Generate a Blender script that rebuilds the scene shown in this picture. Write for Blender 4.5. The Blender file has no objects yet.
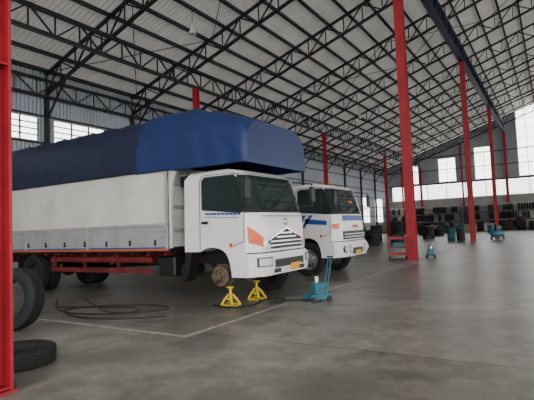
import bpy, math, random
from mathutils import Vector, Matrix
random.seed(4)
R=math.radians
# ------------------------------------------------------------ materials
def mat(name,col,rough=.5,metal=0,var=0.0,vscale=3.0,bump=0.0,bscale=20,emit=None,trans=0,coat=0):
    m=bpy.data.materials.new(name); m.use_nodes=True
    nt=m.node_tree; b=nt.nodes['Principled BSDF']
    c=(*col,1)
    b.inputs['Base Color'].default_value=c
    b.inputs['Roughness'].default_value=rough
    b.inputs['Metallic'].default_value=metal
    if coat: b.inputs['Coat Weight'].default_value=coat
    tc=nt.nodes.new('ShaderNodeTexCoord')
    if var>0:
        n=nt.nodes.new('ShaderNodeTexNoise'); n.inputs['Scale'].default_value=vscale; n.inputs['Detail'].default_value=6
        r=nt.nodes.new('ShaderNodeValToRGB')
        r.color_ramp.elements[0].position=.3; r.color_ramp.elements[1].position=.7
        r.color_ramp.elements[0].color=(*[x*(1-var) for x in col],1)
        r.color_ramp.elements[1].color=(*[min(1,x*(1+var*.4)) for x in col],1)
        nt.links.new(tc.outputs['Object'],n.inputs['Vector']); nt.links.new(n.outputs['Fac'],r.inputs['Fac'])
        nt.links.new(r.outputs['Color'],b.inputs['Base Color'])
    if bump>0:
        n=nt.nodes.new('ShaderNodeTexNoise'); n.inputs['Scale'].default_value=bscale
        bp=nt.nodes.new('ShaderNodeBump'); bp.inputs['Strength'].default_value=bump; bp.inputs['Distance'].default_value=.02
        nt.links.new(tc.outputs['Object'],n.inputs['Vector']); nt.links.new(n.outputs['Fac'],bp.inputs['Height'])
        nt.links.new(bp.outputs['Normal'],b.inputs['Normal'])
    return m
def corrug(name,col,axis,freq,var=.12,rough=.5,transl=0):
    m=mat(name,col,rough,0.0,var,.6)
    nt=m.node_tree; b=nt.nodes['Principled BSDF']
    tc=nt.nodes.new('ShaderNodeTexCoord'); w=nt.nodes.new('ShaderNodeTexWave')
    w.bands_direction=axis; w.inputs['Scale'].default_value=freq
    bp=nt.nodes.new('ShaderNodeBump'); bp.inputs['Strength'].default_value=.9; bp.inputs['Distance'].default_value=.05
    nt.links.new(tc.outputs['Object'],w.inputs['Vector']); nt.links.new(w.outputs['Fac'],bp.inputs['Height'])
    nt.links.new(bp.outputs['Normal'],b.inputs['Normal'])
    if transl:
        out=nt.nodes['Material Output']; t=nt.nodes.new('ShaderNodeBsdfTranslucent'); t.inputs['Color'].default_value=(1,.98,.95,1)
        mx=nt.nodes.new('ShaderNodeMixShader'); mx.inputs[0].default_value=transl
        nt.links.new(b.outputs[0],mx.inputs[1]); nt.links.new(t.outputs[0],mx.inputs[2]); nt.links.new(mx.outputs[0],out.inputs['Surface'])
    return m
M={}
M['red']=mat('red_paint',(.36,.012,.025),.5,0,.3,2)
M['steel']=mat('dark_steel',(.020,.022,.028),.55,.3,.2)
M['girder']=mat('blue_steel',(.025,.038,.085),.5,.2,.2)
M['purlin']=mat('purlin_steel',(.035,.037,.042),.5,.4,.2)
M['roof']=corrug('roof_sheet',(.64,.64,.63),'Y',1.3,.22,.5,.022)  # slight translucency added so the metal roof glows with sky light
M['wallsheet']=corrug('wall_sheet',(.36,.40,.46),'Y',1.6)
M['endsheet']=corrug('end_wall_sheet',(.34,.37,.41),'X',1.6)
M['block']=mat('plaster',(.33,.325,.31),.8,0,.2,1)
M['louver']=mat('louver_white',(.8,.82,.83),.5)
M['white']=mat('white_paint',(.82,.82,.81),.3,0,.05,2,coat=.3)
M['white2']=mat('white_body',(.70,.695,.66),.5,0,.18,1.2)
M['grey']=mat('grey_panel',(.36,.37,.38),.45,0,.2,2)
M['lgrey']=mat('light_grey',(.6,.6,.6),.5)
M['mgrey']=mat('weathered_grey',(.38,.38,.38),.5,0,.2,3)
M['orange']=mat('orange_paint',(.50,.12,.03),.5)
M['bluep']=mat('blue_paint',(.025,.07,.32),.4)
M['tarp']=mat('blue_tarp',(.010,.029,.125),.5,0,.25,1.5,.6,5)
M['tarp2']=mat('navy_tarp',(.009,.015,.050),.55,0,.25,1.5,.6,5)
M['black']=mat('black_plastic',(.012,.012,.013),.5)
M['rubber']=mat('tyre_rubber',(.012,.012,.013),.8,0,.3,8)
M['glass']=mat('dark_glass',(.020,.034,.034),.05,0,coat=.4)  # blue-green of the windshield reflection is put into the glass colour
M['chrome']=mat('chrome',(.7,.7,.72),.2,1)
M['amber']=mat('amber_lens',(.70,.09,.0),.25)
M['lens']=mat('lamp_lens',(.65,.68,.7),.1,.4,coat=.5)
M['redc']=mat('chassis_red',(.17,.016,.018),.65,0,.5,3)
M['redl']=mat('red_lens',(.6,.02,.02),.2)
M['rust']=mat('rusty_hub',(.17,.12,.09),.75,.3,.4,8)
M['rim']=mat('rim_silver',(.35,.35,.35),.5,.5,.3,5)
M['rimd']=mat('rim_dirty',(.04,.036,.034),.7,.2,.3,5)
M['yellow']=mat('yellow_paint',(.72,.48,.02),.5,0,.2,6)
M['teal']=mat('teal_paint',(.02,.13,.17),.5,0,.3,6)
M['plate']=mat('licence_yellow',(.80,.38,.02),.4)
M['line']=mat('faded_line',(.33,.32,.29),.7,0,.4,5)
M['wood']=mat('carton',(.30,.21,.13),.8,0,.2,3)
M['ground']=mat('yard_concrete',(.6,.58,.54),.9,0,.15,.3)
def floormat():
    m=bpy.data.materials.new('concrete_floor'); m.use_nodes=True; nt=m.node_tree; b=nt.nodes['Principled BSDF']
    N=nt.nodes.new; L=nt.links.new
    tc=N('ShaderNodeTexCoord')
    n1=N('ShaderNodeTexNoise'); n1.inputs['Scale'].default_value=.45; n1.inputs['Detail'].default_value=9; n1.inputs['Roughness'].default_value=.7
    n2=N('ShaderNodeTexNoise'); n2.inputs['Scale'].default_value=1.8; n2.inputs['Detail'].default_value=10; n2.inputs['Roughness'].default_value=.76
    for n in (n1,n2): L(tc.outputs['Object'],n.inputs['Vector'])
    r1=N('ShaderNodeValToRGB'); r1.color_ramp.elements[0].position=.42; r1.color_ramp.elements[1].position=.58
    r1.color_ramp.elements[0].color=(.165,.155,.137,1); r1.color_ramp.elements[1].color=(.30,.283,.253,1)
    L(n1.outputs['Fac'],r1.inputs['Fac'])
    r2=N('ShaderNodeValToRGB'); r2.color_ramp.elements[0].position=.38; r2.color_ramp.elements[1].position=.58
    r2.color_ramp.elements[0].color=(.58,.57,.56,1); r2.color_ramp.elements[1].color=(1,1,1,1)
    L(n2.outputs['Fac'],r2.inputs['Fac'])
    mx=N('ShaderNodeMixRGB'); mx.blend_type='MULTIPLY'; mx.inputs[0].default_value=.9
    L(r1.outputs[0],mx.inputs[1]); L(r2.outputs[0],mx.inputs[2])
    bk=N('ShaderNodeTexBrick'); bk.offset=0; bk.inputs['Scale'].default_value=1
    bk.inputs['Brick Width'].default_value=5.27; bk.inputs['Row Height'].default_value=5.27; bk.inputs['Mortar Size'].default_value=.018
    bk.inputs['Color1'].default_value=(1,1,1,1); bk.inputs['Color2'].default_value=(.86,.86,.86,1); bk.inputs['Mortar'].default_value=(.5,.5,.5,1)
    L(tc.outputs['Object'],bk.inputs['Vector'])
    mx2=N('ShaderNodeMixRGB'); mx2.blend_type='MULTIPLY'; mx2.inputs[0].default_value=1
    L(mx.outputs[0],mx2.inputs[1]); L(bk.outputs['Color'],mx2.inputs[2])
    n3=N('ShaderNodeTexNoise'); n3.inputs['Scale'].default_value=.9; n3.inputs['Detail'].default_value=6; L(tc.outputs['Object'],n3.inputs['Vector'])
    r3=N('ShaderNodeValToRGB'); r3.color_ramp.elements[0].position=.53; r3.color_ramp.elements[1].position=.64
    r3.color_ramp.elements[0].color=(1,1,1,1); r3.color_ramp.elements[1].color=(.55,.54,.53,1); L(n3.outputs['Fac'],r3.inputs['Fac'])
    mx3=N('ShaderNodeMixRGB'); mx3.blend_type='MULTIPLY'; mx3.inputs[0].default_value=1
    L(mx2.outputs[0],mx3.inputs[1]); L(r3.outputs[0],mx3.inputs[2])
    L(mx3.outputs[0],b.inputs['Base Color'])
    rr=N('ShaderNodeMapRange'); rr.inputs[3].default_value=.22; rr.inputs[4].default_value=.50
    L(n2.outputs['Fac'],rr.inputs[0]); L(rr.outputs[0],b.inputs['Roughness'])
    return m
M['floor']=floormat()
# ------------------------------------------------------------ mesh builder
class MB:
    def __init__(s): s.v=[];s.f=[];s.m=[];s.mats=[]
    def mi(s,k):
        if k not in s.mats: s.mats.append(k)
        return s.mats.index(k)
    def add(s,vs,fs,k):
        o=len(s.v); s.v+= [tuple(v) for v in vs]; i=s.mi(k)
        for f in fs: s.f.append([a+o for a in f]); s.m.append(i)
    def box(s,x0,x1,y0,y1,z0,z1,k):
        vs=[(x,y,z) for x in(x0,x1) for y in(y0,y1) for z in(z0,z1)]
        s.add(vs,[(0,1,3,2),(4,6,7,5),(0,4,5,1),(2,3,7,6),(0,2,6,4),(1,5,7,3)],k)
    def cbox(s,x0,x1,y0,y1,z0,z1,k,c=.02):
        bm=[];
        X=(x0,x1);Y=(y0,y1);Z=(z0,z1); idx={}
        for i in(0,1):
            for j in(0,1):
                for l in(0,1):
                    sx=1 if i==0 else -1; sy=1 if j==0 else -1; sz=1 if l==0 else -1
                    idx[(i,j,l)]=len(bm)
                    bm+=[(X[i],Y[j]+sy*c,Z[l]+sz*c),(X[i]+sx*c,Y[j],Z[l]+sz*c),(X[i]+sx*c,Y[j]+sy*c,Z[l])]
        F=[]
        for i in(0,1): F.append([idx[(i,a,b)] for a,b in((0,0),(0,1),(1,1),(1,0))][::1 if i==0 else -1])
        for j in(0,1): F.append([idx[(a,j,b)]+1 for a,b in((0,0),(1,0),(1,1),(0,1))][::1 if j==0 else -1])
        for l in(0,1): F.append([idx[(a,b,l)]+2 for a,b in((0,0),(0,1),(1,1),(1,0))][::1 if l==0 else -1])
        for a in(0,1):
            for b in(0,1):
                F.append([idx[(a,b,0)],idx[(a,b,0)]+1,idx[(a,b,1)]+1,idx[(a,b,1)]])
                F.append([idx[(a,0,b)],idx[(a,0,b)]+2,idx[(a,1,b)]+2,idx[(a,1,b)]])
                F.append([idx[(0,a,b)]+1,idx[(0,a,b)]+2,idx[(1,a,b)]+2,idx[(1,a,b)]+1])
                for l in(0,1): F.append([idx[(a,b,l)],idx[(a,b,l)]+1,idx[(a,b,l)]+2])
        s.add(bm,F,k)
    def beam(s,p,q,w,h,k,up=(0,0,1)):
        p=Vector(p);q=Vector(q);d=(q-p).normalized();u=Vector(up)
        if abs(d.dot(u))>.98: u=Vector((1,0,0))
        a=d.cross(u).normalized()*w/2; b=a.cross(d).normalized()*h/2
        vs=[p-a-b,p+a-b,p+a+b,p-a+b,q-a-b,q+a-b,q+a+b,q-a+b]
        s.add(vs,[(3,2,1,0),(4,5,6,7),(0,1,5,4),(1,2,6,5),(2,3,7,6),(3,0,4,7)],k)
    def cyl(s,p,q,r,k,seg=14,r2=None):
        if r2 is None:r2=r
        p=Vector(p);q=Vector(q);d=(q-p).normalized();u=Vector((0,0,1)) if abs(d.z)<.9 else Vector((1,0,0))
        a=d.cross(u).normalized();b=d.cross(a)
        vs=[]
        for c,rr in((p,r),(q,r2)):
            for i in range(seg):
                t=2*math.pi*i/seg; vs.append(c+a*math.cos(t)*rr+b*math.sin(t)*rr)
        fs=[(i,(i+1)%seg,seg+(i+1)%seg,seg+i) for i in range(seg)]
        fs+=[tuple(range(seg))[::-1],tuple(range(seg,2*seg))]
        s.add(vs,fs,k)
    def lathe(s,prof,c,ax,k,seg=32,closed=False):
        c=Vector(c);d=Vector(ax).normalized();u=Vector((0,0,1)) if abs(d.z)<.9 else Vector((1,0,0))
        a=d.cross(u).normalized();b=d.cross(a);n=len(prof);vs=[];fs=[]
        for i in range(seg):
            t=2*math.pi*i/seg
            for r,h in prof: vs.append(c+(a*math.cos(t)+b*math.sin(t))*r+d*h)
        for i in range(seg):
            j=(i+1)%seg
            for e in range(n if closed else n-1):
                g=(e+1)%n
                fs.append((i*n+e,i*n+g,j*n+g,j*n+e))
        s.add(vs,fs,k)
    def prism(s,poly,axis,a,b,k):
        def P(p,t): return {'x':(t,p[0],p[1]),'y':(p[0],t,p[1]),'z':(p[0],p[1],t)}[axis]
        n=len(poly); vs=[P(p,a) for p in poly]+[P(p,b) for p in poly]
        fs=[tuple(range(n))[::-1],tuple(range(n,2*n))]+[(i,(i+1)%n,n+(i+1)%n,n+i) for i in range(n)]
        s.add(vs,fs,k)
    def tube(s,pts,r,k,seg=8):
        for a,b in zip(pts[:-1],pts[1:]): s.cyl(a,b,r,k,seg)
    def build(s,name,loc=(0,0,0),parent=None,rot=None,smooth=True,fix=True):
        me=bpy.data.meshes.new(name); me.from_pydata(s.v,[],s.f)
        for k in s.mats: me.materials.append(M[k])
        me.polygons.foreach_set('material_index',s.m)
        me.update()
        if fix:
            import bmesh
            bm=bmesh.new(); bm.from_mesh(me); bmesh.ops.recalc_face_normals(bm,faces=bm.faces); bm.to_mesh(me); bm.free()
        if smooth:
            me.polygons.foreach_set('use_smooth',[True]*len(me.polygons)); me.set_sharp_from_angle(angle=R(32))
        ob=bpy.data.objects.new(name,me); bpy.context.scene.collection.objects.link(ob)
        ob.location=loc
        if rot: ob.rotation_euler=rot
        if parent: ob.parent=parent
        return ob
def empty(name,loc):
    e=bpy.data.objects.new(name,None); e.location=loc; e.empty_display_size=.3
    bpy.context.scene.collection.objects.link(e); return e
# ------------------------------------------------------------ building
XW=-20.3; XR=3.0; XE=26.3; YE=66.0; YS=-10.0; SL=.335; ZE=9.25
COLX=-4.73; ROWX=-15.4; Y0=2.40; BAY=15.82
def roofz(x): return ZE+SL*((x-XW) if x<=XR else (XE-x))
m=MB(); m.box(XW-.3,XE+.3,YS,YE+.3,-.2,0,'floor'); m.build('floor',smooth=False)
m=MB(); m.box(-150,150,-120,180,-.35,-.21,'ground'); m.build('yard_ground',smooth=False)
m=MB()
for xa,xb in((XW-.6,XR),(XR,XE+.6)):
    za,zb=(ZE-.6*SL,roofz(XR)) if xa<XR-1 else (roofz(XR),ZE-.6*SL)
    m.add([(xa,YS,za+.2),(xb,YS,zb+.2),(xb,YE+.6,zb+.2),(xa,YE+.6,za+.2)],[(0,1,2,3)],'roof')
m.build('ceiling',smooth=False)
m=MB()
x=XW+.15
while x<XE:
    z=roofz(x)+.11
    m.box(x-.035,x+.035,YS+.1,YE-.05,z-.11,z+.08,'purlin'); m.box(x-.035,x+.08,YS+.1,YE-.05,z-.11,z-.09,'purlin')
    x+=1.12
m.build('roof_purlins',smooth=False)
def truss(y):
    m=MB(); D=1.0
    for s,(xa,xb) in enumerate(((XW+.12,XR),(XR,XE-.12))):
        n=21
        pts=[xa+(xb-xa)*i/n for i in range(n+1)]
        T=[(p,y,roofz(p)-.05) for p in pts]; 
        B=[(p,y,roofz(p)-D) for p in pts]
        m.beam(T[0],T[-1],.13,.12,'steel'); m.beam(B[0],B[-1],.13,.12,'steel')
        for i in range(n):
            if i%2==0: m.beam(B[i],T[i+1],.06,.06,'steel')
            else: m.beam(T[i],B[i+1],.06,.06,'steel')
            m.beam(B[i],T[i],.05,.05,'steel')
        m.beam(B[-1],T[-1],.06,.06,'steel')
    m.beam((XW+.12,y,roofz(XW)-2.2),(XW+1.7,y,roofz(XW+1.7)-D),.07,.07,'steel')
    m.beam((XW+.12,y,roofz(XW)-2.2),(XW+.12,y,roofz(XW)-D),.1,.1,'steel')
    return m.build('roof_truss',smooth=False)
ys=[Y0+BAY/3*k for k in range(-2,13)]
for y in ys:
    if y<YE-.3: truss(y)
def girder(x,zt,D,k,w):
    m=MB(); ya,yb=YS+.3,YE-.1; n=int((yb-ya)/1.05)
    for zz in(zt,zt-D): m.beam((x,ya,zz),(x,yb,zz),w,.12,k)
    for i in range(n):
        a=ya+(yb-ya)*i/n; b=ya+(yb-ya)*(i+1)/n
        m.beam((x,a,zt-D if i%2 else zt),(x,b,zt if i%2 else zt-D),w*.5,.06,k)
        m.beam((x,a,zt-D),(x,a,zt),w*.4,.05,k)
    return m.build('roof_girder',smooth=False)
for gx in(COLX,2*XR-COLX): girder(gx,roofz(gx)-1.08,.9,'girder',.36)
for gx in(ROWX,2*XR-ROWX): girder(gx,roofz(gx)-1.08,.9,'steel',.12)
girder(XW+.25,roofz(XW)-.35,.8,'steel',.09)
m=MB()
for k in range(1,len(ys)-2,3):
    for j in range(4):
        xa=XW+.5+j*5.6; xb=xa+5.6
        for (a,b) in((xa,xb),(xb,xa)):
            m.cyl((a,ys[k],roofz(a)-.12),(b,ys[k+1],roofz(b)-.12),.02,'steel',6)
m.build('roof_brace_rods')
def column(x,y,h,w=.31,k='red',nm='steel_column'):
    m=MB(); t=.03
    m.box(-w/2,w/2,-w/2,-w/2+t,0.03,h,k); m.box(-w/2,w/2,w/2-t,w/2,0.03,h,k); m.box(-t/2,t/2,-w/2+t,w/2-t,0.03,h,k)
    m.box(-w/2-.03,w/2+.03,-w/2-.03,w/2+.03,0,.03,k)
    z=.02
    while z<h-.2:
        m.box(-w/2+.01,w/2-.01,-w/2+t,w/2-t,z+.02,z+.04,k); z+=3.2
    for a in(-1,1):
        for b in(-1,1): m.cyl((a*(w/2+.012),b*(w/2+.012),.03),(a*(w/2+.012),b*(w/2+.012),.06),.012,'steel',6)
    return m.build(nm,(x,y,0),smooth=False)
for k in range(0,5):
    y=Y0+BAY*k
    if y>YE-.5: y=YE-.3
    column(COLX+(.01 if k==0 else 0),y,roofz(COLX)-2.02,.30 if k==0 else .33)
    column(2*XR-COLX,y,roofz(COLX)-2.02)
    if k>0: column(ROWX,y,roofz(ROWX)-2.02,.26)
    column(XE-.3,y,ZE-1.05,.26)
def wall(name,axis,c0,c1,a0,a1,top,holes,bands,extra=()):
    m=MB(); cuts=sorted(set([a0,a1]+[h[0] for h in holes]+[h[1] for h in holes]+list(extra)))
    for s,e in zip(cuts[:-1],cuts[1:]):
        mid=(s+e)/2; hz=sorted([(h[2],h[3]) for h in holes if h[0]<mid<h[1]])
        segs=[];z=0
        for q in hz: segs.append((z,q[0])); z=q[1]
        segs.append((z,None))
        for lo,hi in segs:
            for (b0,b1,k) in bands:
                l=max(lo,b0); ts,te=top(s),top(e)
                if hi is not None: u=min(hi,b1); us=ue=u
                else:
                    if b1>=90: us,ue=ts,te
                    else: us=ue=b1
                if min(us,ue)-l<.005: continue
                m.prism([(s,l),(e,l),(e,ue),(s,us)],'x' if axis=='x' else 'y',c0,c1,k)
    return m.build(name,smooth=False)
lh=[(-2,3.5,6.0,7.1),(6.5,9,6.0,7.1),(10,12.6,6.0,7.1),(13.4,16.4,6.0,7.1)]
lt=[(50.,52.6,1.6,4.8),(55.4,58.2,1.6,4.8),(60.3,63.6,1.6,4.8)]
wall('wall_left','x',XW-.15,XW,YS,YE+.15,lambda a:ZE+.12,lh+lt,[(0,1.5,'block'),(1.5,99,'wallsheet')])
wall('back_shade_wall','y',YS-.15,YS,XW,-7.5,lambda a:roofz(a)+.12,[],[(0,1.5,'block'),(1.5,99,'endsheet')])  # unseen partial wall, added to block daylight and darken the left side
eh=[(-16.7,-15.75,6.75,9.3),(-13.0,-10.8,6.75,9.9),(-8.4,-6.1,6.75,10.9),(-3.3,-1.2,6.75,15.2),(3.5,6,6.75,12.5),(9,11.5,6.75,12),(14,16.5,6.75,10.9)]
hs=[]
cx=sorted(set([-19.6,20]+[h[0] for h in eh]+[h[1] for h in eh]))
for s,e in zip(cx[:-1],cx[1:]): hs.append((s,e,4.5,6.45))
wall('wall_far','y',YE,YE+.15,XW,XE,lambda a:roofz(a)+.12,eh+hs,[(0,4.3,'block'),(4.3,99,'endsheet')],extra=(XR,))
m=MB(); m.box(XE,XE+.15,YS,YE,0,1.0,'block'); m.build('wall_right',smooth=False)
m=MB(); z=4.62
while z<6.45:
    m.prism([(YE+.02,z),(YE+.12,z+.07),(YE+.13,z+.055),(YE+.03,z-.015)],'x',-19.6,20,'louver'); z+=.2
for i in range(17): m.box(-19.6+i*2.47,-19.52+i*2.47,YE-.02,YE+.14,4.5,6.45,'louver')
m.build('window_1',smooth=False)
m=MB()
for h in lh:
    for z in(6.27,6.55,6.83): m.box(XW-.12,XW-.02,h[0],h[1],z-.02,z+.02,'steel')
    yy=h[0]
    while yy<=h[1]+.01: m.box(XW-.12,XW-.04,yy-.025,yy+.025,6.0,7.1,'steel'); yy+=(h[1]-h[0])/3
m.build('window_2',smooth=False)
m=MB()
for h in lt:
    for t in range(4):
        yy=h[0]+(h[1]-h[0])*t/3; m.box(XW-.12,XW-.04,yy-.03,yy+.03,h[2],h[3],'louver')
    m.box(XW-.12,XW-.04,h[0],h[1],3.6,3.66,'louver')
m.build('window_3',smooth=False)
m=MB()
for h in eh:
    for t in range(3):
        xx=h[0]+(h[1]-h[0])*t/2; m.box(xx-.03,xx+.03,YE+.02,YE+.12,h[2],h[3],'louver')
    z=h[2]+1.2
    while z<h[3]: m.box(h[0],h[1],YE+.02,YE+.12,z-.02,z+.02,'louver'); z+=1.2
m.build('window_4',smooth=False)
m=MB()
for z in(2.4,3.6,4.8,5.9,7.2,8.2):
    m.box(XW+.01,XW+.09,YS,YE-.05,z-.04,z+.04,'steel')
for y in ys:
    if y<YE-.3: m.box(XW+.01,XW+.2,y-.09,y+.09,0,ZE-1,'steel')
m.build('trim_1',smooth=False)
m=MB()
for z in(3.2,4.4,6.55,8.4,10.2):
    xa=max(XW+.2,XW+(z-ZE)/SL+.8) if z>ZE else XW+.2
    m.box(xa,XE-(xa-XW),YE-.1,YE-.01,z-.05,z+.05,'steel' if z>5 else 'lgrey')
m.build('trim_2',smooth=False)
for x in(-18,-10,-1.,):
    column(x,YE-.22,roofz(x)-1.1,.2,'red','wall_post')
# ------------------------------------------------------------ wheels
def tyre(m,c,ax,Rr=.5,w=.27,k='rubber'):
    h=w/2; ri=Rr*.58
    prof=[(ri,-h*.75),(ri+.03,-h*.9),(Rr*.8,-h),(Rr*.93,-h*.93),(Rr*.985,-h*.8),(Rr,-h*.6)]
    for g in(-.4,0,.4): prof+=[(Rr,h*(g-.1)),(Rr-.014,h*(g-.08)),(Rr-.014,h*(g+.08)),(Rr,h*(g+.1))]
    prof+=[(Rr,h*.6),(Rr*.985,h*.8),(Rr*.93,h*.93),(Rr*.8,h),(ri+.03,h*.9),(ri,h*.75),(ri-.01,h*.3),(ri-.01,-h*.3)]
    m.lathe(prof,c,ax,k,40,True)
def wheel(m,c,ax,Rr=.5,w=.27,dish=1,rk='rim'):
    tyre(m,c,ax,Rr,w); h=w/2; ri=Rr*.58
    m.lathe([(ri,h*.75),(ri+.01,h*.85),(ri-.02,h*.8),(ri-.03,h*.1),(ri*.75,-.02*dish),(ri*.5,.03*dish),(ri*.42,.06),(ri*.4,h*.9),(.02,h*.95),(0,h*.95)],c,ax,rk,32)
    m.lathe([(ri,-h*.75),(ri-.03,-h*.6),(ri-.03,h*.1)],c,ax,rk,32)
    d=Vector(ax).normalized(); u=Vector((0,0,1)) if abs(d.z)<.9 else Vector((1,0,0)); a=d.cross(u).normalized(); b=d.cross(a); c=Vector(c)
    for i in range(8):
        t=2*math.pi*i/8; p=c+(a*math.cos(t)+b*math.sin(t))*ri*.6
        m.cyl(p+d*.0,p+d*.05,.018,'steel',6)
        p=c+(a*math.cos(t+.39)+b*math.sin(t+.39))*ri*.8
        m.cyl(p-d*.01,p+d*.012,.03,'black',10)
# ------------------------------------------------------------ truck cab
W=2.3
HX=-1.07
def cfun(y):
    e=min(y,W-y)
    return .24*(1-e/.42)**2 if e<.42 else 0
def cder(y):
    e=min(y,W-y)
    if e>=.42: return 0
    d=-2*.24*(1-e/.42)/.42
    return d if y<W/2 else -d
FP=[(0.0,.55),(.03,.62),(.03,.98),(-.01,1.02),(-.02,1.4),(-.05,1.72),(-.09,1.84),(-.20,2.20),(-.34,2.56),(-.46,2.67),(-.72,2.72)]
def fx(z):
    for (x0,z0),(x1,z1) in zip(FP[:-1],FP[1:]):
        if z0<=z<=z1: return x0+(x1-x0)*(z-z0)/(z1-z0)
    return FP[0][0] if z<FP[0][1] else FP[-1][0]
def inset(z): return max(0,(z-1.8))*.06
def cab_shell(m,k):
    P=[]
    P+= [(x,z) for x,z in FP]+[(-1.68,2.72),(-1.8,2.62),(-1.8,1.05)]
    a0=math.asin((1.05-.54)/.6)
    n=10; A=[]
    for i in range(n+1):
        t=(math.pi-a0)+( .1-(math.pi-a0))*i/n
        A.append((HX+.6*math.cos(t),.54+.6*math.sin(t)))
    P+=A+[(HX+.6*math.cos(.1),.55)]
    st=[0,.015,.05,.1,.16,.23,.32,.42,.6,W/2,W-.6,W-.42,W-.32,W-.23,W-.16,W-.1,W-.05,W-.015,W]
    vs=[];N=len(P)
    for y in st:
        e=min(y,W-y)
        for x,z in P:
            cx=cfun(y)*max(0,min(1,(x+.75)/.5)) if z>.5 and x>-.75 else 0
            zz=z-(.07*(1-e/.12)**2 if (e<.12 and z>2.6) else 0)
            ins=inset(z)
            yy=ins+(y/W)*(W-2*ins)
            vs.append((x-cx,yy,zz))
    fs=[]
    for i in range(len(st)-1):
        for j in range(N):
            g=(j+1)%N; fs.append((i*N+j,i*N+g,(i+1)*N+g,(i+1)*N+j))
    fs.append(tuple(range(N))); fs.append(tuple(range((len(st)-1)*N,len(st)*N))[::-1])
    m.add(vs,fs,k)
def patch(m,y0,y1,z0,z1,off,k,ny=14,nz=5,shear=0.0,z0b=None,z1b=None):
    z0b=z0 if z0b is None else z0b; z1b=z1 if z1b is None else z1b
    vs=[];
    def pt(i,j,o):
        y=y0+(y1-y0)*i/ny; a=z0+(z0b-z0)*i/ny; b=z1+(z1b-z1)*i/ny; z=a+(b-a)*j/nz
        nx=1; nyy=cder(y); l=math.hypot(nx,nyy)
        ins=inset(z); yy=ins+(y/W)*(W-2*ins)
        cx=cfun(y)*max(0,min(1,(fx(z)+.75)/.5))
        return (fx(z)-cx+o*nx/l, yy+o*nyy/l, z)
    for o in(off,-.03):
        for i in range(ny+1):
            for j in range(nz+1): vs.append(pt(i,j,o))
    n=nz+1;T=(ny+1)*n;fs=[]
    for i in range(ny):
        for j in range(nz): fs.append((i*n+j,(i+1)*n+j,(i+1)*n+j+1,i*n+j+1))
    for i in range(ny):
        for j in(0,nz): fs.append((i*n+j,(i+1)*n+j,T+(i+1)*n+j,T+i*n+j))
    for j in range(nz):
        for i in(0,ny): fs.append((i*n+j,i*n+j+1,T+i*n+j+1,T+i*n+j))
    m.add(vs,fs,k)
def sidepoly(m,poly,off,k,far=False):
    vs=[]
    for o in(-off,.03):
        for x,z in poly:
            y=inset(z)+o; vs.append((x,W-y if far else y,z))
    n=len(poly)
    m.add(vs,[tuple(range(n)),tuple(range(n,2*n))]+[(i,(i+1)%n,n+(i+1)%n,n+i) for i in range(n)],k)
def sideline(m,pts,k='black',w=.012,off=.004,far=False):
    for (x0,z0),(x1,z1) in zip(pts[:-1],pts[1:]):
        ya=inset(z0)-off;yb=inset(z1)-off
        if far: ya=W-ya;yb=W-yb
        m.beam((x0,ya,z0),(x1,yb,z1),w,.01,k,up=(0,1,0))
def cab_common(m):
    cab_shell(m,'white')
    patch(m,.02,W-.02,1.80,2.60,.004,'black',32,8)
    patch(m,.06,W-.06,1.85,2.57,.012,'glass',32,8)
    for far in(False,True):
        win=[(-1.28,1.93),(-.36,1.84),(-.30,1.90),(-.48,2.48),(-.55,2.54),(-1.24,2.54),(-1.30,2.48)]
        big=[(-1.32,1.90),(-.32,1.80),(-.25,1.88),(-.45,2.51),(-.54,2.58),(-1.26,2.58),(-1.34,2.51)]
        sidepoly(m,big,.003,'black',far); sidepoly(m,win,.008,'glass',far)
        sideline(m,[(-.56,1.86),(-.56,2.5)],w=.02,off=.010,far=far)
        sideline(m,[(-1.38,1.08),(-1.38,2.5),(-1.32,2.61),(-.50,2.61)],far=far)
        sideline(m,[(-.26,1.85),(-.28,1.25),(-.55,1.16)],far=far)
        y=-.03 if not far else W+.03
        m.cbox(-1.30,-1.14,y-.015,y+.015,1.62,1.67,'black',.006)
        sidepoly(m,[(-.62,1.22),(-.57,1.22),(-.57,1.14),(-.62,1.14)],.02,'amber',far)
    for yy in(.55,1.35):
        m.cyl((.0,yy,1.84),(-.10,yy+.55,2.02),.010,'black',6)
    for far in(False,True):
        s=-1 if not far else 1; yb=0 if not far else W
        m.tube([(-.30,yb,1.95),(-.02,yb+s*.20,1.98),(-.02,yb+s*.22,2.48),(-.42,yb-s*.03,2.54)],.014,'black')
        m.cbox(-.06,.02,yb+s*.22-.09,yb+s*.22+.09,2.05,2.42,'black',.02)
        m.box(-.065,-.06,yb+s*.22-.075,yb+s*.22+.075,2.07,2.40,'chrome')
    for far in(False,True):
        y0,y1=(0.02,.30) if not far else (W-.30,W-.02)
        m.box(-.42,-.25,y0,y1,.50,.56,'black')
        m.prism([(-1.62,1.06),(-1.8,1.06),(-1.86,.42),(-1.80,.42),(-1.70,.70)],'y',y0,y1,'black')
    m.box(-1.75,-.5,.45,W-.45,.78,1.2,'black')
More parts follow.
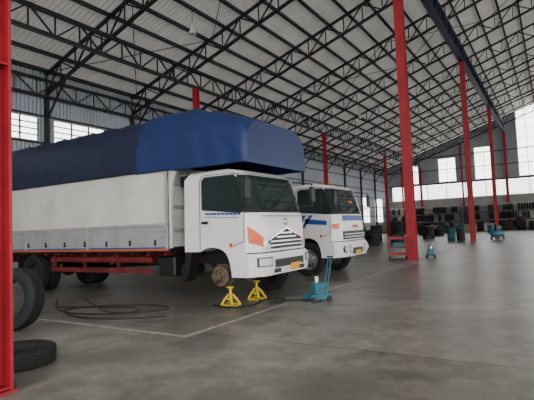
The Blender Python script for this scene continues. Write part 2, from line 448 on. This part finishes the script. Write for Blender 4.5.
def hino(parent):
    m=MB(); cab_common(m)
    patch(m,.0,W,1.0,1.02,.006,'black',24,1)
    patch(m,0,W,.56,.95,.035,'white',28,4)
    patch(m,.55,W-.55,.70,.86,.045,'black',10,2)
    for s in(0,1):
        a=(lambda u,v:(u,v)) if s==0 else (lambda u,v:(W-v,W-u))
        y0,y1=a(.12,.46); patch(m,y0,y1,.74,.92,.045,'black',8,3)
        y0,y1=a(.15,.43); patch(m,y0,y1,.76,.90,.055,'lens',8,3)
    patch(m,.04,.30,1.22,1.54,.02,'amber',8,3,z0b=1.12,z1b=1.30)
    patch(m,W-.30,W-.04,1.12,1.30,.02,'amber',8,3,z0b=1.22,z1b=1.54)
    patch(m,.29,.50,1.06,1.24,.02,'lens',8,3,z0b=1.06,z1b=1.16); patch(m,W-.50,W-.29,1.06,1.16,.02,'lens',8,3,z0b=1.06,z1b=1.24)
    patch(m,.46,W/2,1.07,1.24,.012,'black',10,3,z0b=1.07,z1b=1.47)
    patch(m,W/2,W-.46,1.07,1.47,.012,'black',10,3,z0b=1.07,z1b=1.24)
    for z in(1.12,1.20): patch(m,.50,W-.50,z,z+.03,.03,'chrome',10,1)
    for z in (1.28,1.36):
        q=.62+(z-1.22)*2.0
        patch(m,q,W-q,z,z+.03,.03,'chrome',10,1)
    patch(m,.44,W/2,1.24,1.275,.04,'chrome',10,1,z0b=1.46,z1b=1.51); patch(m,W/2,W-.44,1.46,1.51,.04,'chrome',10,1,z0b=1.24,z1b=1.275)
    m.lathe([(.075,0),(.075,.03),(.05,.04),(.05,.03)],(-.02,W/2,1.61),(1,0,0),'chrome',20)
    patch(m,.3,W-.3,1.72,1.735,.006,'black',16,1)
    m.box(.06,.085,W/2-.22+.25,W/2+.22+.25,.60,.74,'plate')
    for yy in(.52,W-.78): m.box(.06,.09,yy,yy+.22,.60,.68,'black')
    for i in range(9): sidepoly(m,[(-1.22+i*.1,1.80-i*.004),(-1.15+i*.1,1.80-i*.004),(-1.15+i*.1,1.84-i*.004),(-1.22+i*.1,1.84-i*.004)],.003,'bluep')
    sidepoly(m,[(-1.22,1.75),(-.40,1.71),(-.40,1.72),(-1.22,1.76)],.003,'bluep')
    return m.build('cab',parent=parent)
def isuzu(parent):
    m=MB(); cab_common(m)
    patch(m,0,W,1.0,1.02,.006,'black',24,1)
    patch(m,0,W,.56,.95,.035,'white',28,4)
    patch(m,.3,W-.3,1.06,1.30,.014,'black',12,3)
    patch(m,.34,W-.34,1.60,1.76,.008,'bluep',12,3)
    for z in(1.11,1.19): patch(m,.36,W-.36,z,z+.035,.03,'lgrey',10,1)
    patch(m,.02,.18,1.38,1.52,.02,'amber',8,2); patch(m,W-.18,W-.02,1.38,1.52,.02,'amber',8,2)
    for yy in(.30,.55,W-.55,W-.30):
        m.lathe([(.11,-.05),(.11,.02),(.09,.03),(.085,.015),(0,.02)],(fx(.8)-cfun(yy)+.03,yy,.78),(1,0,0),'lens',20)
        m.lathe([(.12,-.05),(.12,.012),(.10,.012)],(fx(.8)-cfun(yy)+.03,yy,.78),(1,0,0),'black',20)
    patch(m,.75,W-.75,.62,.80,.045,'black',10,2)
    m.box(.08,.10,W/2-.2,W/2+.2,.60,.72,'plate')
    patch(m,W/2-.1,W/2+.30,1.40,1.48,.02,'orange',6,2)
    for q,w in((0,.22),(.34,.10)):
        sidepoly(m,[(-1.78+q,1.15),(-1.78+q+w,1.15),(-1.28+q+w,1.80),(-1.28+q,1.80)],.004,'bluep')
    sidepoly(m,[(-1.1,1.55),(-.4,1.5),(-.4,1.62),(-1.1,1.70)],.004,'bluep')
    patch(m,1.2,1.5,2.15,2.22,.018,'orange',4,2)
    for i in range(3): m.cbox(-.85,-.74,.5+i*.6,.62+i*.6,2.71,2.77,'amber',.01)
    return m.build('cab',parent=parent)
def chassis(parent,xr,xe,removed):
    m=MB()
    for y in(.70,1.50): m.box(xe,-.35,y,y+.09,.74,1.0,'redc')
    x=-1.9
    while x>xe: m.box(x-.05,x+.05,.79,1.50,.78,.96,'redc'); x-=.9
    m.box(HX-.06,HX+.06,.30,W-.30,.44,.55,'steel')
    for y in(.62,1.56):
        m.tube([(HX+.6,y,.80),(HX+.3,y,.64),(HX,y,.60),(HX-.3,y,.64),(HX-.6,y,.80)],.035,'steel')
        m.tube([(xr+.7,y,.82),(xr+.3,y,.68),(xr,y,.64),(xr-.3,y,.68),(xr-.7,y,.82)],.045,'steel')
    m.cyl((xr,.35,.52),(xr,W-.35,.52),.09,'steel'); m.lathe([(0,-.2),(.16,-.14),(.2,0),(.16,.14),(0,.2)],(xr,W/2,.52),(1,0,0),'steel',20)
    m.cyl((xr+.15,W/2,.54),(-1.9,W/2,.78),.05,'steel')
    m.cbox(-1.55,-.75,.85,1.45,.5,.8,'black',.05)
    m.cbox(-3.6,-2.5,W-.65,W-.12,.45,.92,'mgrey',.08)
    m.cbox(-2.75,-2.25,.16,.60,.52,.95,'black',.03)
    m.cyl((-2.05,.3,.65),(-2.05,.75,.65),.15,'steel')
    for y in(.12,W-.12):
        for z in(.62,.88): m.box(xr+.75,-2.9,y-.02,y+.02,z-.055,z+.055,'redc')
        x=xr+.9
        while x<-2.9: m.box(x-.03,x+.03,y-.03,y+.03,.57,1.14,'redc'); x+=1.25
    for y0 in(.06,W-.62):
        m.box(xr-.72,xr-.70,y0,y0+.56,.35,1.1,'black')
    m.box(xe-.05,xe,.1,W-.1,.72,.84,'redc')
    for y0 in(.15,W-.45): m.box(xe-.08,xe-.05,y0,y0+.3,.74,.83,'redl')
    m.build('chassis',parent=parent)
    i=1
    for (x,y,ax) in((HX,.17,(0,-1,0)),(HX,W-.17,(0,1,0)),(xr,.16,(0,-1,0)),(xr,.47,(0,1,0)),(xr,W-.16,(0,1,0)),(xr,W-.47,(0,-1,0))):
        m=MB()
        if removed and i==1:
            c=(x,.20,.54)
            m.lathe([(.0,.16),(.07,.16),(.08,.12),(.10,.10),(.11,.04),(.15,.03),(.155,0),(.20,-.01),(.215,-.03),(.215,-.19),(.19,-.2),(.12,-.2),(0,-.2)],c,(0,-1,0),'rust',32)
            for q in range(8):
                t=2*math.pi*q/8; m.cyl((x+.13*math.cos(t),.19,.54+.13*math.sin(t)),(x+.13*math.cos(t),.12,.54+.13*math.sin(t)),.012,'steel',6)
            m.lathe([(.24,-.18),(.24,-.15),(.2,-.15)],c,(0,-1,0),'rust',32)
            m.build('wheel_hub',parent=parent)
        else:
            wheel(m,(x,y,.5),ax,.5,.27,rk='rim' if not removed else 'rimd'); m.build('wheel_%d'%i,parent=parent)
        i+=1
def cargo_body(parent,x0,x1):
    m=MB(); y0,y1=-.05,W+.05
    m.box(x1,x0,y0+.04,y1-.04,1.04,1.16,'steel')
    x=x0-.2
    while x>x1: m.box(x-.04,x+.04,y0+.1,y1-.1,.98,1.06,'redc'); x-=.55
    for (a,b) in((y0,y0+.05),(y1-.05,y1)):
        m.box(x1,x0,a,b,1.12,1.66,'grey'); m.box(x1,x0,a+.005,b-.005,1.66,2.90,'white2')
    m.box(x0-.05,x0,y0,y1,1.12,2.9,'white2'); m.box(x1,x1+.05,y0,y1,1.12,2.9,'white2')
    for s,yy in((-1,y0),(1,y1)):
        def b(xa,xb,za,zb,t,k):
            m.box(xa,xb,min(yy,yy+s*t),max(yy,yy+s*t),za,zb,k)
        b(x1,x0,1.62,1.68,.025,'mgrey'); b(x1,x0,2.84,2.92,.03,'white2'); b(x1,x0,1.085,1.13,.028,'orange'); b(x1,x0,1.135,1.165,.022,'bluep')
        for z in(1.26,1.38,1.50): b(x1,x0,z,z+.03,.014,'mgrey')
        for z in(1.9,2.15,2.4,2.65): b(x1,x0,z,z+.012,.006,'white2')
        n=3
        for i in range(n+1):
            xx=x1+(x0-x1-.07)*i/n; b(xx,xx+.07,1.12,2.9 if i in(0,n) else 1.66,.03,'mgrey')
        for i in range(10):
            xx=x1+.4+i*.8; b(xx,xx+.03,1.2,1.32,.04,'steel')
    for y in(y0+.02,y1-.07):
        pts=[(x0+.02,2.88),(x0+.30,2.88),(x0+.14,2.6),(x0+.08,2.2),(x0+.06,1.14),(x0,1.14)]
        m.prism(pts,'y',y,y+.05,'white2')
    for z in(1.5,2.0,2.5): m.box(x0,x0+.05,y0+.1,y1-.1,z,z+.06,'mgrey')
    m.cyl((x0+.22,.35,1.0),(x0+.22,.35,2.55),.07,'black'); m.cbox(x0+.10,x0+.34,.22,.5,2.45,2.68,'black',.03)
    m.build('cargo_body',parent=parent)
def tarp(parent,name,stations,k,cap=True):
    m=MB(); n=36; vs=[]; fs=[]
    for si,(x,zb,zt,hw) in enumerate(stations):
        for i in range(n+1):
            t=math.pi*i/n; c=math.cos(t); s=math.sin(t)
            yy=W/2-hw*math.copysign(abs(c)**.36,c); 
            zz=zb+(zt-zb)*abs(s)**.60
            wv=.012*math.sin(x*9+i*.7)+.01*math.sin(x*23+i*1.9)
            zz+=wv*(1 if 2<i<n-2 else 0)-.03*abs(math.sin(x*math.pi/.9))*(1 if 8<i<n-8 else 0)
            if not(4<i<n-4): yy+=.010*math.sin(x*11+i)
            vs.append((x,yy,zz))
    N=n+1
    for a in range(len(stations)-1):
        for i in range(n): fs.append((a*N+i,a*N+i+1,(a+1)*N+i+1,(a+1)*N+i))
    fs.append(tuple(range(N))); fs.append(tuple(range((len(stations)-1)*N,len(stations)*N))[::-1])
    m.add(vs,fs,k)
    a=[(s[0],W/2-s[3]-.015,s[1]+.02) for s in stations]; m.tube(a,.012,k,6)
    return m.build(name,parent=parent)
t1=empty('cargo_truck',(-4.8,7.3,0))
hino(t1); chassis(t1,-7.4,-10.1,True); cargo_body(t1,-2.2,-10.2)
hw=W/2+.09
st=[]
x=-10.25
while x<-3.0: st.append((x,2.82,4.14,hw)); x+=.15
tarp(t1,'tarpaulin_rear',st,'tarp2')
st=[];x=-3.1
while x<-.04:
    zb=2.80 if x<-2.0 else 2.77
    f=max(0,(x+1.9)/1.8); zt=4.20-.50*f**1.4
    e=max(0,(x+.25)/.25); hh=hw-.08*e**2; zt-=.10*e**2
    if x<-2.9: zt-=.04
    st.append((x,zb,zt,hh)); x+=.06
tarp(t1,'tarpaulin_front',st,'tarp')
t2=empty('flatbed_truck',(-5.15,12.15,0))
isuzu(t2); chassis(t2,-6.0,-8.6,False)
m=MB()
m.box(-8.7,-2.1,-.05,W+.05,1.02,1.16,'steel'); m.box(-2.15,-2.05,-.05,W+.05,1.1,2.2,'grey')
for y in(-.05,W):
    for z in(1.2,1.5): m.box(-8.7,-2.1,y,y+.05,z,z+.2,'grey')
    for i in range(6): m.box(-8.65+i*1.28,-8.57+i*1.28,y,y+.05,1.1,1.8,'steel')
m.build('flatbed',parent=t2)
# ------------------------------------------------------------ props
def jack_stand(x,y,h=.36):
    m=MB(); 
    for a,b in((1,1),(1,-1),(-1,1),(-1,-1)):
        m.beam((a*.14,b*.14,.01),(a*.035,b*.035,h*.75),.035,.035,'yellow')
    m.box(-.16,.16,-.16,-.12,0,.025,'yellow');m.box(-.16,.16,.12,.16,0,.025,'yellow');m.box(-.16,-.12,-.16,.16,0,.025,'yellow');m.box(.12,.16,-.16,.16,0,.025,'yellow')
    m.lathe([(.05,h*.70),(.045,h*.82),(.03,h*.82)],(0,0,0),(0,0,1),'yellow',16)
    m.cyl((0,0,h*.4),(0,0,h+.06),.028,'yellow'); m.cbox(-.06,.06,-.04,.04,h+.05,h+.09,'yellow',.01)
    m.box(-.11,.11,-.09,-.08,.12,.15,'yellow');m.box(-.11,.11,.08,.09,.12,.15,'yellow')
    return m.build('jack_stand',(x,y,0))
jack_stand(-5.5,7.36,.28); jack_stand(-5.43,8.2,.30)
def trolley_jack(x,y,rz):
    m=MB()
    for s in(-.13,.13): m.box(-.24,.24,s-.015,s+.015,.06,.16,'teal')
    m.cbox(-.10,.12,-.11,.11,.10,.38,'teal',.03)
    m.cyl((-.02,0,.36),(-.02,0,.50),.055,'chrome'); m.cyl((-.02,0,.5),(-.02,0,.53),.075,'steel')
    m.cyl((.18,0,.12),(.18,0,.36),.06,'teal'); 
    for a in(-.18,.18):
        for s in(-.15,.15): m.lathe([(0,-.02),(.055,-.02),(.06,0),(.055,.02),(0,.02)],(a,s,.06),(0,1,0),'black',18)
    for s in(-.05,.05): m.cyl((.2,s,.2),(.34,s,.86),.012,'teal',8)
    m.cyl((.34,-.10,.86),(.34,.10,.86),.015,'black',8)
    return m.build('trolley_jack',(x,y,0),rot=(0,0,rz))
trolley_jack(-4.05,8.28,R(60))
def hose(pts,r=.014,nm='air_hose'):
    cu=bpy.data.curves.new(nm,'CURVE'); cu.dimensions='3D'; cu.bevel_depth=r; cu.bevel_resolution=2
    sp=cu.splines.new('NURBS'); sp.points.add(len(pts)-1); sp.order_u=4; sp.use_endpoint_u=True
    for p,q in zip(sp.points,pts): p.co=(q[0],q[1],q[2] if len(q)>2 else r,1)
    cu.materials.append(M['black']); o=bpy.data.objects.new(nm,cu); bpy.context.scene.collection.objects.link(o); return o
hose([(-10,6.6),(-9.2,6.1),(-8.6,5.6),(-7.6,5.5),(-6.8,5.9),(-6.2,6.6),(-6.9,6.9),(-7.8,6.5),(-8.8,5.9),(-7.7,5.2),(-6.4,5.4),(-5.9,6.0)])
hose([(-5.8,7.2),(-5.2,6.9),(-4.9,7.5),(-5.3,8.1),(-4.8,8.4),(-4.6,7.9),(-5.0,7.6),(-4.7,8.1),(-4.25,8.35)],.016)
hose([(-9,5.9),(-7.9,6.2),(-7.2,6.6),(-6.6,6.1),(-7.4,5.7),(-8.3,6.4),(-9.4,6.9)],.011)
hose([(-5.0,17.9),(-5.5,17.4),(-5.9,18.2),(-5.3,18.8),(-4.9,19.3)],.014)
m=MB(); tyre(m,(0,0,0),(0,0,1),.43,.20); m.build('truck_tyre',(-5.52,3.12,.1))
m=MB(); tyre(m,(0,0,0),(0,0,1),.46,.26); m.build('truck_tyre',(-6.5,2.1,.13))
m=MB(); tyre(m,(0,0,0),(.25,-.96,0.12),.5,.28); m.build('truck_tyre',(-7.55,4.25,.505))
m=MB(); wheel(m,(0,0,0),(.3,-.95,0.1),.5,.28,rk='rimd'); m.build('truck_wheel',(-9.0,4.4,.505))
def stack(x,y,n,r=.48):
    m=MB()
    for i in range(n): tyre(m,(random.uniform(-.04,.04),random.uniform(-.04,.04),.13+.26*i),(0,0,1),r,.26)
    m.build('tyre_stack',(x,y,0))
for a in((-10.4,30,4),(-11.6,30.6,5),(-9.6,33,3),(-12.5,37,5),(-11,38,6),(-9,40,4),(-13.5,46,6),(-7.4,60,5),(-6.3,60.3,4),(-3.2,61,6),(-2,60.5,4),(-12,60.5,5),(-14.3,50,6),(-13.2,51,5),(-11.9,50.5,4),(-16.5,56,7),(-15.4,56.6,6),(-14.2,57,5),(-9.6,47,3),(-5,60.8,5),(-.9,60,3)): stack(*a)
m=MB()
m.box(-12,-4.5,4.96,5.03,0,.004,'line'); m.box(-4.59,-4.51,5.04,17.8,0,.004,'line'); m.box(-4.59,-4.51,18.8,60,0,.004,'line')
m.box(-12,-4.6,17.5,17.58,0,.004,'line')
m.build('floor_line',smooth=False)
def air_compressor(x,y,rz,k='teal',s=1):
    m=MB()
    m.lathe([(0,-.55*s),(.12*s,-.53*s),(.2*s,-.45*s),(.22*s,-.38*s),(.22*s,.38*s),(.2*s,.45*s),(.12*s,.53*s),(0,.55*s)],(0,0,.38*s),(1,0,0),k,24)
    for a in(-.35,.35): 
        for b in(-.18,.18): m.lathe([(0,-.03),(.09*s,-.03),(.1*s,0),(.09*s,.03),(0,.03)],(a*s,b*s,.1*s),(0,1,0),'black',16); m.box(a*s-.02,a*s+.02,b*s-.02,b*s+.02,.1*s,.3*s,'steel')
    m.cbox(-.3*s,.32*s,-.14*s,.14*s,.60*s,.66*s,'steel',.01)
    m.cyl((-.15*s,0,.66*s),(-.15*s,0,.98*s),.09*s,'steel'); m.cyl((.08*s,0,.78*s),(.34*s,0,.78*s),.11*s,k)
    m.lathe([(0,-.02),(.17*s,-.02),(.17*s,.02),(0,.02)],(-.15*s,-.17*s,.78*s),(0,1,0),'black',20)
    m.tube([(-.5*s,-.15*s,.45*s),(-.78*s,-.15*s,.9*s),(-.78*s,.15*s,.9*s),(-.5*s,.15*s,.45*s)],.014,k)
    m.build('air_compressor',(x,y,0),rot=(0,0,rz))
air_compressor(-3.4,35.8,R(60),s=1.1)
air_compressor(-8.6,52,R(20),s=1.3)
def tool_cart(x,y,rz):
    m=MB()
    for z in(.15,.45,.8): m.box(-.35,.35,-.22,.22,z,z+.03,'red'); 
    for z in(.18,.83):
        m.box(-.35,.35,-.22,-.21,z,z+.07,'red');m.box(-.35,.35,.21,.22,z,z+.07,'red')
    for a in(-.33,.33):
        for b in(-.2,.2): m.box(a-.015,a+.015,b-.015,b+.015,.1,.88,'red'); m.cyl((a,b-.015,.05),(a,b+.015,.05),.05,'black')
    m.cbox(-.25,.1,-.12,.12,.83,.98,'steel',.02); m.cbox(-.2,.2,-.15,.15,.48,.68,'teal',.02)
    m.build('tool_cart',(x,y,0),rot=(0,0,rz))
tool_cart(-5.5,18.9,R(20))
trolley_jack(-4.3,19.3,R(110))
def oil_drum(x,y,k):
    m=MB(); m.lathe([(0,.0),(.285,0),(.295,.02),(.285,.03),(.285,.28),(.297,.3),(.285,.32),(.285,.56),(.297,.58),(.285,.6),(.285,.85),(.295,.87),(.29,.88),(.28,.86),(0,.86)],(0,0,0),(0,0,1),k,28)
    m.cyl((.16,0,.86),(.16,0,.885),.035,'steel'); m.build('oil_drum',(x,y,0))
oil_drum(-5.7,35.2,'steel'); oil_drum(-6.4,35.6,'teal'); oil_drum(-5.4,50.9,'teal')
def rack(x0,n,y):
    m=MB(); L=3.0
    for i in range(n+1):
        for yy in(-.5,.5): m.box(i*L-.04,i*L+.04,yy-.04,yy+.04,0,3.3,'girder')
    for z in(.25,1.3,2.35,3.3):
        for yy in(-.5,.5): m.box(0,n*L,yy-.03,yy+.03,z-.06,z+.04,'mgrey' if z>3 else 'steel')
        if z<3.2: m.box(0,n*L,-.5,.5,z+.04,z+.07,'mgrey')
    for z in(.32,1.37,2.42):
        xx=.25
        while xx<n*L-.3:
            q=random.random()
            if q<.8: tyre(m,(xx+.1,0,z+.43),(1,.05,0),.42,.24); xx+=.29
            elif q<.88: m.cbox(xx,xx+.5,-.35,.35,z,z+random.uniform(.4,.7),'wood',.01); xx+=.6
            else: xx+=.5
    m.build('tyre_rack',(x0,y,0))
rack(-19.2,3,63.8); rack(-9.6,3,64.2)
def pallet_boxes(x,y,h,k='wood'):
    m=MB()
    for yy in(-.5,0,.5): m.box(-.6,.6,yy-.05,yy+.05,0,.1,'wood')
    for i in range(6): m.box(-.6+i*.21,-.45+i*.21,-.55,.55,.1,.125,'wood')
    z=.125
    while z<h:
        for a in(-.3,.3):
            for b in(-.27,.27): m.cbox(a-.28,a+.28,b-.25,b+.25,z,z+.4,k,.01)
        z+=.405
    m.build('pallet_of_boxes',(x,y,0))
pallet_boxes(-8,56,.8); pallet_boxes(-10.5,54,.6,'steel'); pallet_boxes(-12.2,57,.9); pallet_boxes(-6,56.5,.6,'mgrey')
def lamp(x,y):
    zt=roofz(x)+.02; m=MB()
    m.cyl((0,0,0),(0,0,-.9),.012,'steel',8); m.cyl((0,0,-.85),(0,0,-1.1),.08,'lgrey')
    m.lathe([(.08,-1.08),(.13,-1.15),(.18,-1.30),(.19,-1.34),(.18,-1.34),(.12,-1.17)],(0,0,0),(0,0,1),'lgrey',24)
    m.lathe([(0,-1.16),(.05,-1.17),(.06,-1.26),(0,-1.30)],(0,0,0),(0,0,1),'lens',14)
    m.build('highbay_lamp',(x,y,zt))
for k in range(0,5,2): lamp(-13.25,Y0+BAY/3*(2.5+2*k))
# ------------------------------------------------------------ world light
w=bpy.data.worlds.new('World'); bpy.context.scene.world=w; w.use_nodes=True
nt=w.node_tree; bg=nt.nodes['Background']; bg.inputs['Color'].default_value=(1,.985,.96,1); bg.inputs['Strength'].default_value=5.2
# ------------------------------------------------------------ camera
cam=bpy.data.cameras.new('Camera'); cam.sensor_width=36; cam.lens=31.0; cam.clip_end=500; cam.clip_start=.05
co=bpy.data.objects.new('Camera',cam); bpy.context.scene.collection.objects.link(co)
a=R(31.8); p=R(3.4); r=R(2.3)
f=Vector((-math.sin(a)*math.cos(p),math.cos(a)*math.cos(p),math.sin(p))); r0=Vector((math.cos(a),math.sin(a),0)); u0=r0.cross(f)
cr=r0*math.cos(r)-u0*math.sin(r); cu=r0*math.sin(r)+u0*math.cos(r)
mt=Matrix((( cr.x,cu.x,-f.x,0),(cr.y,cu.y,-f.y,0),(cr.z,cu.z,-f.z,1.5),(0,0,0,1)))
co.matrix_world=mt
bpy.context.scene.camera=co
